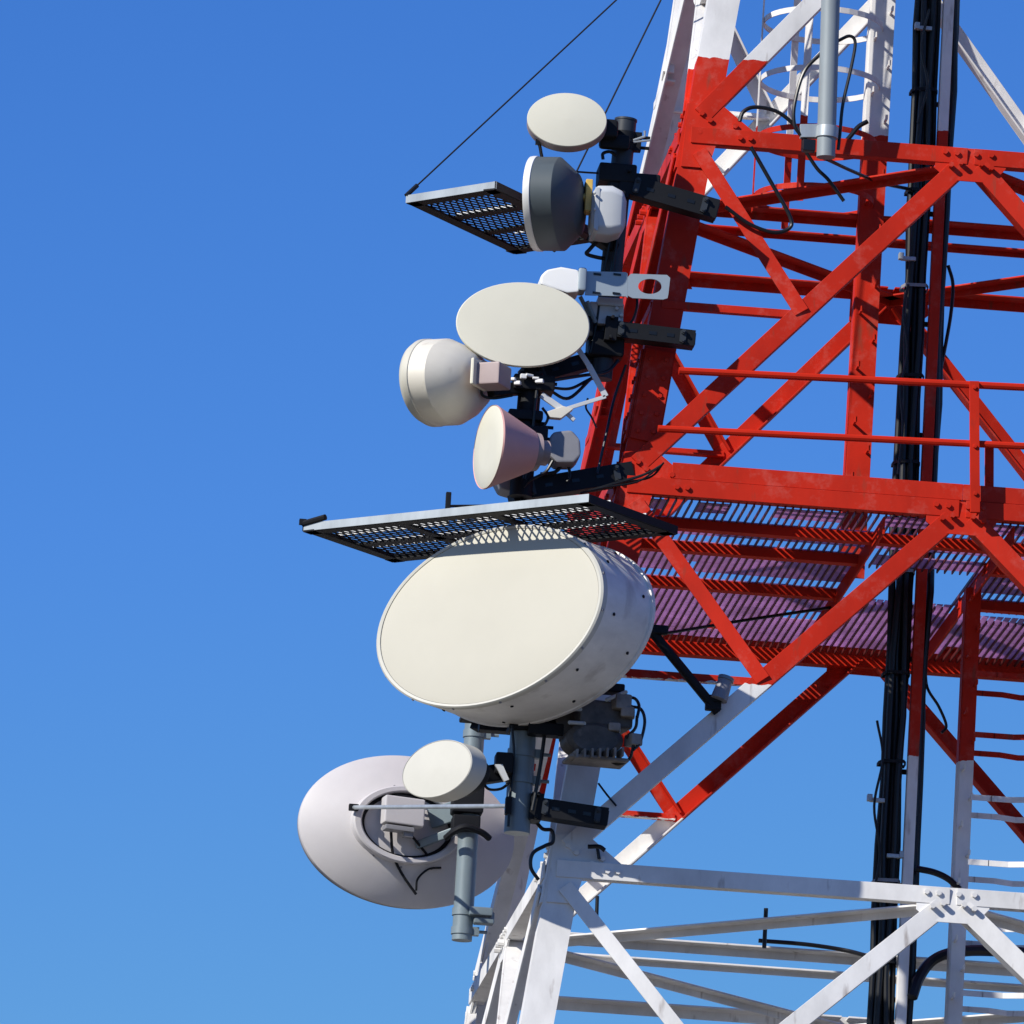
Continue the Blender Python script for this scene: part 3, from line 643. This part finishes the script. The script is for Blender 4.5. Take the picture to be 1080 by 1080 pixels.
# lower small drum
c = at(461, 811, -2.85); fr = frame(c, -43, 8, K*1.0); n = fr[1]; r = .25
t = thing('drum_antenna', c-n*.15, 'small pale drum antenna in front of the large rear-facing dish', 'drum antenna')
m = MB(); m.lathe([(0, .01), (r*.6, .008), (r*.97, .002)], fr); m.build('radome', M['smalldrum'], t, smooth=40)
m = MB(); m.lathe([(r*.965, -.004), (r*.98, .004), (r, 0), (r, -.135), (r*.97, -.14), (r*.7, -.2), (0, -.22)], fr); m.build('shroud', M['smalldrum'], t, smooth=30)
m = MB(); m.lathe([(0, -.16), (r*.75, -.16), (r*.7, -.27), (0, -.27)], fr); m.bar(c-n*.25, at(540, 812, -2.55), .10, .08, (0, 1, 0)); m.box(at(531, 806, -2.6), .10, .12, .12); m.build('mount', M['dark'], t, bevel=.012)
m = MB(); m.plate([at(x, y, -2.68) for x, y in ((522, 806), (530, 806), (537, 822), (532, 824))][::-1], (0, 1, 0), .03); m.build('bracket_plate', M['lightgrey'], t)
# big rear-facing dish on pole four
YP4 = .9
t = pipe('mounting_pole', (502, 745), (487, 992), YP4, .062, M['bluegrey'], 'lower left blue grey mounting pole in front of the large rear-facing dish', cap=False, rings=(.12, .88, .96), ring_mat='bluegrey')
m = MB(); 
for x, y, a_, b_, c_ in ((493, 842, .19, .17, .20), (491, 870, .17, .15, .10)):
    m = MB(); m.box(at(x, y, YP4-.02), a_, b_, c_); m.build('clamp_block', M['dark'], t, bevel=.012)
m = MB(); m.bar(at(492, 962, YP4-.05), at(522, 968, YP4+.1), .07, .07, (0, 1, 0)); m.box(at(507, 962, YP4-.08), .14, .09, .05); m.box(at(510, 972, YP4-.06), .12, .09, .035); m.build('leg_clamp', M['bluegrey'], t, bevel=.008)
m = MB(); m.tube(curve([at(470, 884, YP4-.1), at(480, 876, YP4-.16), at(492, 872, YP4-.18), at(508, 878, YP4-.15), at(516, 884, YP4-.1)]), .02, 8); m.build('saddle_strap', M['dark'], t)
c = at(425, 880, 1.35); fr = frame(c, -171, 2, .69); n = fr[1]; r = .665
t = thing('dish_antenna', c-n*.2, 'large pale grey dish seen from behind at the lower left, ringed back with junction box', 'dish antenna')
m = MB(); m.lathe([(0, .05), (r*.6, .045), (r*.95, .03), (r*.99, .0)], fr, 96); m.build('radome', M['offwhite'], t, smooth=40)
m = MB(); m.lathe([(r*.985, .0), (r*1.0, .0), (r*1.005, -.01), (r*1.005, -.10), (r*.99, -.104)], fr, 96); m.build('rim', M['midgrey'], t, smooth=30)
m = MB(); m.lathe([(r*1.005, -.060), (r*1.02, -.07), (r*1.02, -.10), (r*.985, -.118), (r*.9, -.15), (r*.72, -.215), (r*.52, -.262), (r*.5, -.266), (0, -.272)], fr, 96); m.build('reflector', M['rearwhite'], t, smooth=40)
m = MB(); rc = c-n*.262+fr[2].normalized()*.045; m.lathe([(r*.52, .04), (r*.52, -.06), (r*.505, -.07), (r*.455, -.07), (r*.44, -.06), (r*.44, .05)], (rc, n, fr[2], fr[3]), 64); m.build('back_ring', M['rearwhite'], t, smooth=30)
m = MB(); m.lathe([(r*.435, -.004), (r*.435, -.012), (r*.40, -.014), (r*.395, -.004)], (rc, n, fr[2], fr[3]), 64); m.build('ring_shade', M['dark'], t, smooth=30)  # dark band standing in for the shadowed gap inside the ring
m = MB(); u, v = fr[2], fr[3]
jb = at(423, 858, 1.0); dz = c-n*.385; jb = jb+n*((dz-jb).dot(n)); m.hexa(jb, u.normalized()*.125, n*.06, UP*.085); m.build('junction_box', M['rearwhite'], t, bevel=.012)
m = MB(); jl = at(418, 876, 1.0); jl = jl+n*((dz-jl).dot(n)); m.hexa(jl, u.normalized()*.09, n*.05, UP*.015); m.hexa(jl-u.normalized()*.06-UP*.02, u.normalized()*.03, n*.03, UP*.025); m.build('gland', M['midgrey'], t, bevel=.005)
m = MB()
for a in [a*30+8 for a in range(12)]:
    q = fr[2]*math.cos(R(a))+fr[3]*math.sin(R(a)); bolts(m, [c-n*.25+q*r*.56], -n, .007, .008)
m.build('bolt_ring', M['midgrey'], t)
bp = lambda x, y, o=.31: (lambda s: s+n*((c-n*o-s).dot(n)))(at(x, y, 1.0))
m = MB(); m.tube(curve([bp(412, 878, .34), bp(416, 900, .30), bp(428, 920, .26), bp(444, 940, .24)]), .009, 6); m.build('tail_cable', M['dark'], t); m = MB(); m.tube(curve([bp(430, 876, .34), bp(442, 888, .32), bp(455, 900, .28)]), .008, 6); m.build('tail_cable', M['dark'], t); m = MB()
m.tube(curve([bp(406, 843, .34), bp(420, 839, .33), bp(436, 841, .33), bp(445, 846, .33)]), .006, 6); m.build('tail_cable', M['dark'], t); m = MB()
m.tube(curve([bp(444, 936, .24), bp(445, 924, .26), bp(456, 914, .27), bp(470, 912, .27)]), .007, 6); m.build('tail_cable', M['dark'], t)
m = MB(); m.bar(bp(455, 862, .30), at(492, 850, YP4), .12, .05, (0, 1, 0)); m.bar(bp(440, 890, .30), at(490, 872, YP4), .05, .05, (0, 1, 0)); m.build('pole_mount', M['bluegrey'], t, bevel=.008)
# long thin strut
p_, q_ = bp(371, 853, .34), at(541, 850, -2.52)
t = thing('stay_strut', q_, 'long thin pale rod from the back of the rear-facing dish to the blue grey pole', 'strut')
m = MB(); m.tube([p_, q_], .013, 10); m.build('tube', M['galv'], t)
m = MB(); m.hexa(p_, V((.03, 0, 0)), V((0, .02, 0)), V((0, 0, .02))); m.build('end_clamp', M['dark'], t, bevel=.005); m = MB(); m.box(at(536, 850, -2.58), .035, .06, .10); m.build('end_clamp', M['dark'], t, bevel=.005)
# ------------------------------------------------------------------ mesh ice shields
def shield(label, corners, z, rows, across, slats, sm, group='mesh ice shields over the dishes'):
    a, b, d = [atz(x, y, z) for x, y in corners]; e1, e2 = b-a, d-a; e1.z = e2.z = 0
    cc = b+e2; n1 = e1.normalized(); n2 = e2.normalized()
    t = thing('ice_shield', a, label, 'ice shield', group)
    w = .05
    for p, q, nm in ((a, b, 1), (d, cc, 1), (a, d, 0), (b, cc, 0)):
        m = MB(); inw = (e2 if nm else e1).normalized(); s = 1 if (p == a) else -1
        near = nm and p == a
        m.bar(p, q, .046, .008, inw*s, 0); m.bar(p-UP*.0225, q-UP*.0225, .008, .075, inw*s, .009, 0 if not near else 1)
        o = m.build('frame_angle', [M['galv'], M['dark']] if near else M['dark'], t)  # shade on far edges and undersides is put into the dark colour
    for f, ax in across:
        m = MB()
        if ax: p, q = a+e1*f+n2*.01, d+e1*f-n2*.01; m.bar(p-UP*.012, q-UP*.012, .01, .06, n1)
        else: p, q = a+e2*f+n1*.01, b+e2*f-n1*.01; m.bar(p-UP*.012, q-UP*.012, .01, .07, n2)
        m.build('cross_bar', M['dark'], t)
    for f, lo, hi in slats:
        m = MB(); p, q = a+e2*f+e1*lo+UP*.024, a+e2*f+e1*hi+UP*.024; m.bar(p, q, .046, .006, n2); m.build('stiffener', M['white'], t)
    m = MB(); nr, nc = rows; k = .009
    for i in range(nr):
        for sgn in (0, 1):
            for j in range(nc):
                f0, f1 = .012+.976*i/nr, .012+.976*(i+1)/nr
                if (j+sgn) % 2: f0, f1 = f1, f0
                p, q = a+e2*f0+e1*(.008+.984*j/nc), a+e2*f1+e1*(.008+.984*(j+1)/nc); m.bar(p-UP*.002, q-UP*.002, k, k*.7, UP)
    m.build('expanded_mesh', M['dark'], t, smooth=0)
    return a, b, d, cc
zs2 = at(520, 556, -2.86).z
A2 = shield('long galvanised mesh ice shield above the big white drum', ((319, 556), (621, 525), (415, 589)), zs2, (7, 40), ((.30, 1), (.62, 1), (.5, 0)), ((.30, .03, .42), (.68, .03, .42), (.30, .45, .98), (.70, .45, .98)), 1)
m = MB(); 
o = thing('shield_bracket', A2[0], 'small dark upright tab and rod along the near edge of the long mesh shield', 'bracket')
m = MB(); pA = A2[0].lerp(A2[1], .48)+(A2[2]-A2[0])*.1; m.box(pA+UP*.07, .03, .03, .14); m.tube([pA+UP*.03, pA+UP*.05+(A2[2]-A2[0])*.2], .02, 8); m.build('tab', M['dark'], o, bevel=.004)
m = MB(); m.tube([pA+UP*.06, at(590, 533, -2.3)], .008, 6); m.build('rod', M['dark'], o)
m = MB(); m.tube([A2[0]+UP*.02, A2[0]+UP*.045+(A2[1]-A2[0])*.08], .018, 8); m.box(A2[0]+UP*.03, .04, .04, .03); m.build('eyelet', M['dark'], o)
zs1 = at(530, 229, -1.35).z
A1 = shield('small mesh ice shield hung on two wires, to the left of the slate grey dish', ((428, 210), (523, 195), (543, 264)), zs1, (12, 14), ((.33, 0), (.62, 0)), ((.42, .05, .9), (.75, .3, .95)), 1)
# hanger wires
for pix, lab in (((A1[0]+UP*.02, (650, 0)), 'thin dark hanger wire from the tip of the small mesh shield up to the tower'), ((A1[1]+(A1[3]-A1[1])*.55, (697, 0)), 'thin dark hanger wire passing behind the smallest round dish')):
    p_ = pix[0]; q_ = at(pix[1][0], pix[1][1], -1.2); e_ = p_+(q_-p_)*1.75
    m = MB(); m.tube([p_, e_], .0055, 6); 
    o = m.build('hanger_wire', M['dark'], origin=e_); tag(o, lab, 'wire', 'hanger wires of the small mesh shield')
    k_ = MB(); k_.tube([p_, p_+(q_-p_).normalized()*.10], .014, 8); k_.build('wire_clip', M['black'], o)
# ------------------------------------------------------------------ tubular aerial at the top
t = thing('tube_antenna', at(872, 166, -1.95), 'upright grey tube antenna clamped to the red beam at the top', 'antenna')
p_, q_ = at(880, -130, -1.98), at(871, 166, -1.98)
m = MB(); m.tube([p_, q_], .055, 20); m.build('tube', M['tubegrey'], t)
m = MB(); m.tube([at(873, 134, -1.98), at(872, 146, -1.98)], .066, 20); m.bar(at(843, 140, -1.93), at(872, 140, -1.93), .08, .05, (0, -1, 0)); m.build('pipe_clamp', M['galv'], t, bevel=.004)
m = MB(); m.box(at(853, 154, -1.95), .075, .06, .07); m.box(at(848, 148, -1.93), .03, .05, .12); m.build('beam_clamp', M['black'], t, bevel=.006)
# loose cables
L = [(((780, 128), (784, 118), (796, 113), (818, 117), (836, 130), (844, 142)), -1.95, .012, 'black cable looping over the top red beam at its left end'),
     (((845, 143), (838, 132), (838, 110), (848, 76), (866, 56)), -1.97, .011, 'black cable rising from the top red beam along the tube antenna on its left'),
     (((884, 43), (896, 38), (902, 45), (898, 70), (889, 110), (886, 140), (884, 158)), -1.97, .010, 'black cable drooping along the tube antenna on its right'),
     (((792, 155), (812, 190), (833, 228), (832, 241), (815, 245), (790, 236), (765, 218)), -1.85, .012, 'black cable hanging in a loop below the top red beam'),
     (((850, 160), (862, 178), (874, 190), (890, 212)), -1.8, .011, 'short black cable hanging below the tube antenna clamp'),
     (((872, 168), (900, 181), (930, 193), (962, 200)), (-1.9, -1.5, -1., -.4), .011, 'black cable running from the tube antenna to the cable post'),
     (((880, 158), (893, 148), (905, 134), (915, 128)), -1.7, .014, 'short thick black cable end behind the top red beam'),
     (((962, 1052), (970, 1030), (985, 1012), (1010, 1004), (1050, 1003), (1140, 1010)), (-.45, -.4, -.3, -.2, -.12, -.1), .033, 'thick black cable bending from the cable post out to the right at the bottom'),
     (((966, 916), (985, 920), (1000, 927), (1012, 938)), -.42, .02, 'black cable curving from the cable post to the lower ladder'),
     (((800, 992), (850, 996), (890, 1002), (914, 1008)), (-.2, -.2, -.2, -.35), .013, 'black cable lying along the lower inner beam'),
     (((976, 700), (978, 725), (990, 745), (998, 765), (993, 773)), -.3, .009, 'thin black cable dangling between the cable post and the lower ladder'),
     (((972, 695), (971, 730), (969, 790), (966, 860)), -.38, .008, 'thin black wire hanging straight down beside the cable post'),
     (((1000, 280), (1005, 300), (1003, 330), (998, 360), (993, 385)), -.3, .011, 'thin black cable bowing out to the right of the cable post'),
     (((636, 168), (636, 162), (643, 160), (650, 164)), -2.06, .010, 'small black cable loop on the upper mounting pole'),
     (((580, 412), (600, 420), (625, 398), (640, 390)), (-2.15, -2.1, -2.05, -2.0), .010, 'black cable sagging between the two upper mounting poles'),
     (((576, 408), (600, 410), (618, 402), (636, 392)), (-2.15, -2.1, -2.05, -2.0), .009, 'black cable just above the sagging one between the upper poles'),
     (((620, 420), (618, 430), (624, 440), (629, 451)), -2.1, .006, 'thin grey wire end hanging beside the red leg'),
     (((570, 500), (585, 498), (592, 490), (590, 482)), -2.12, .011, 'black cable under the dark grey radio, left loop'),
     (((596, 486), (600, 494), (601, 503), (598, 508)), -2.12, .009, 'short black cable under the dark grey radio, right strand'),
     (((562, 862), (572, 874), (582, 876), (583, 888), (575, 892), (562, 900), (560, 915), (568, 928)), -2.45, .011, 'black cable hanging in curls below the lower support arm'),
     (((620, 893), (632, 893), (638, 897)), -2.42, .013, 'short black cable tie around the white brace'),
     (((630, 894), (632, 906)), -2.35, .010, 'short black cable stub behind the white gusset'),
     (((630, 945), (629, 975)), -1.4, .011, 'short upright black stub left of the white brace'),
     (((808, 958), (806, 1000)), -.5, .013, 'upright black stub crossing the lower inner beams'),
     (((631, 826), (640, 838), (650, 850)), -2.3, .006, 'thin dark wire beside the white leg below the big drum'),
     (((655, 672), (700, 668), (780, 655), (880, 640)), (-1.0, -.5, 0, .3), .010, 'thin black cable strung beneath the ribbed deck'),
     (((594, 100+80), (620, 182), (640, 183)), -2.0, .006, 'thin dark rod left of the upper arm saddle'),
     (((655, 205), (652, 240), (645, 290), (640, 330)), -2.07, .011, 'black feeder cable running down the front of the upper mounting pole'),
     (((645, 210), (643, 250), (634, 300), (630, 335), (622, 372)), -2.08, .009, 'thin black feeder cable on the left side of the upper mounting pole'),
     (((652, 380), (640, 392), (615, 396), (590, 400), (566, 404)), (-2.06, -2.1, -2.14, -2.2, -2.24), .010, 'black cable running from the upper pole down to the short black pole'),
     (((566, 412), (563, 440), (560, 470), (553, 505)), -2.26, .010, 'black feeder cable down the front of the short black pole'),
     (((572, 430), (578, 440), (572, 452), (566, 458)), -2.24, .008, 'small black drip loop beside the short black pole'),
     (((583, 486), (575, 498), (560, 506), (552, 514)), -2.22, .009, 'black cable from the dark grey radio to the foot of the short black pole'),
     (((660, 385), (648, 420), (640, 455), (630, 500)), (-2.0, -2.0, -2.05, -2.08), .008, 'thin black cable following the outer edge of the red leg'),
     (((575, 770), (571, 800), (566, 830), (561, 855)), -2.60, .011, 'black feeder cable down the right side of the blue grey pole'),
     (((540, 765), (542, 800), (538, 840), (536, 872)), -2.60, .008, 'thin black cable down the left side of the blue grey pole'),
     (((508, 822), (515, 832), (528, 832), (538, 825)), -2.66, .008, 'small black drip loop behind the small pale drum'),
     (((668, 300), (672, 318), (668, 336), (660, 345)), -2.1, .007, 'thin dark wire below the grey plate with the round hole'),
     (((498, 790), (500, 820), (496, 830)), .80, .010, 'black cable clipped to the front of the lower left pole'),
     (((958, 300), (953, 330), (957, 370), (950, 410), (952, 450), (947, 500)), -.47, .008, 'thin wavy black cable loose in front of the cable bundle, above the platform'),
     (((925, 760), (931, 800), (922, 850), (928, 900), (920, 950)), -.47, .008, 'thin wavy black cable loose in front of the cable bundle, below the platform'),
     (((980, 10), (972, 50), (978, 90), (968, 130)), -.47, .008, 'thin wavy black cable loose in front of the cable bundle, near the top'),
     ]
for pix, yy, r, lb in L: cableobj('loose_cable', pix, yy, r, lb)
# wire bundle at the corner of the long shield
m = MB()
for k in range(7):
    pts = curve([at(612+k, 520-k*.8, -2.35)+V((0, .02*k, 0)), at(640+k*3, 512-k*1.2, -2.3)+V((0, .02*k, random.uniform(-.01, .01))), at(672+k*3, 505-k*1.6, -2.25)+V((0, .02*k, random.uniform(-.02, .02))), at(694+k, 494-k, -2.2)])
    m.tube(pts, .0055, 6)
tag(m.build('wire_bundle', M['dark'], origin=at(640, 512, -2.3)), 'twisted bundle of thin dark wires at the inner corner of the long mesh shield', 'wires')
# ------------------------------------------------------------------ camera, light, sky
cd = bpy.data.cameras.new('camera'); co = bpy.data.objects.new('camera', cd); C.objects.link(co)
mw = Matrix((cr, ur, -fw)).transposed().to_4x4(); mw.translation = CAM; co.matrix_world = mw
cd.sensor_width = 36; cd.sensor_height = 36; cd.lens = CF/1080*36; cd.clip_start = .5; cd.clip_end = 10000
sc = bpy.context.scene; sc.camera = co
SUN_AZ, SUN_EL = -55, 33.5       # azimuth as for the dishes (0 = from -Y, negative = from the left)
S = V((math.sin(R(SUN_AZ))*math.cos(R(SUN_EL)), -math.cos(R(SUN_AZ))*math.cos(R(SUN_EL)), math.sin(R(SUN_EL))))
sd = bpy.data.lights.new('sun', 'SUN'); so = bpy.data.objects.new('sun', sd); C.objects.link(so)
sd.energy = 5.0; sd.angle = R(.5); sd.color = (1, .95, .86); so.location = S*60+V((0, 0, 10))
so.rotation_euler = S.to_track_quat('Z', 'Y').to_euler()
w = bpy.data.worlds.new('World'); sc.world = w; w.use_nodes = True; nt = w.node_tree
bg = nt.nodes['Background']; sky = nt.nodes.new('ShaderNodeTexSky'); sky.sky_type = 'NISHITA'; sky.sun_disc = False
sky.sun_elevation = R(SUN_EL); sky.sun_rotation = math.atan2(S.x, S.y); sky.altitude = 800; sky.air_density = 1.0; sky.dust_density = .3; sky.ozone_density = 3.0
sr = nt.nodes.new('ShaderNodeSeparateColor'); cb = nt.nodes.new('ShaderNodeCombineColor'); nt.links.new(sky.outputs[0], sr.inputs[0])
for i, (a_, g_) in enumerate(((.98, 1.55), (1.04, 1.25), (1.32, .93))):
    m1 = nt.nodes.new('ShaderNodeMath'); m1.operation = 'MULTIPLY'; m1.inputs[1].default_value = .1
    m2 = nt.nodes.new('ShaderNodeMath'); m2.operation = 'POWER'; m2.inputs[1].default_value = g_
    m3 = nt.nodes.new('ShaderNodeMath'); m3.operation = 'MULTIPLY'; m3.inputs[1].default_value = a_*10/1.072
    m4 = nt.nodes.new('ShaderNodeMath'); m4.operation = 'MINIMUM'; m4.inputs[1].default_value = (1.7, 3.5, 6.9)[i]
    nt.links.new(sr.outputs[i], m1.inputs[0]); nt.links.new(m1.outputs[0], m2.inputs[0]); nt.links.new(m2.outputs[0], m3.inputs[0]); nt.links.new(m3.outputs[0], m4.inputs[0]); nt.links.new(m4.outputs[0], cb.inputs[i])
nt.links.new(cb.outputs[0], bg.inputs[0]); bg.inputs[1].default_value = .10
vs_ = sc.view_settings; vs_.view_transform = 'Standard'; vs_.look = 'None'; vs_.exposure = .1; vs_.gamma = 1
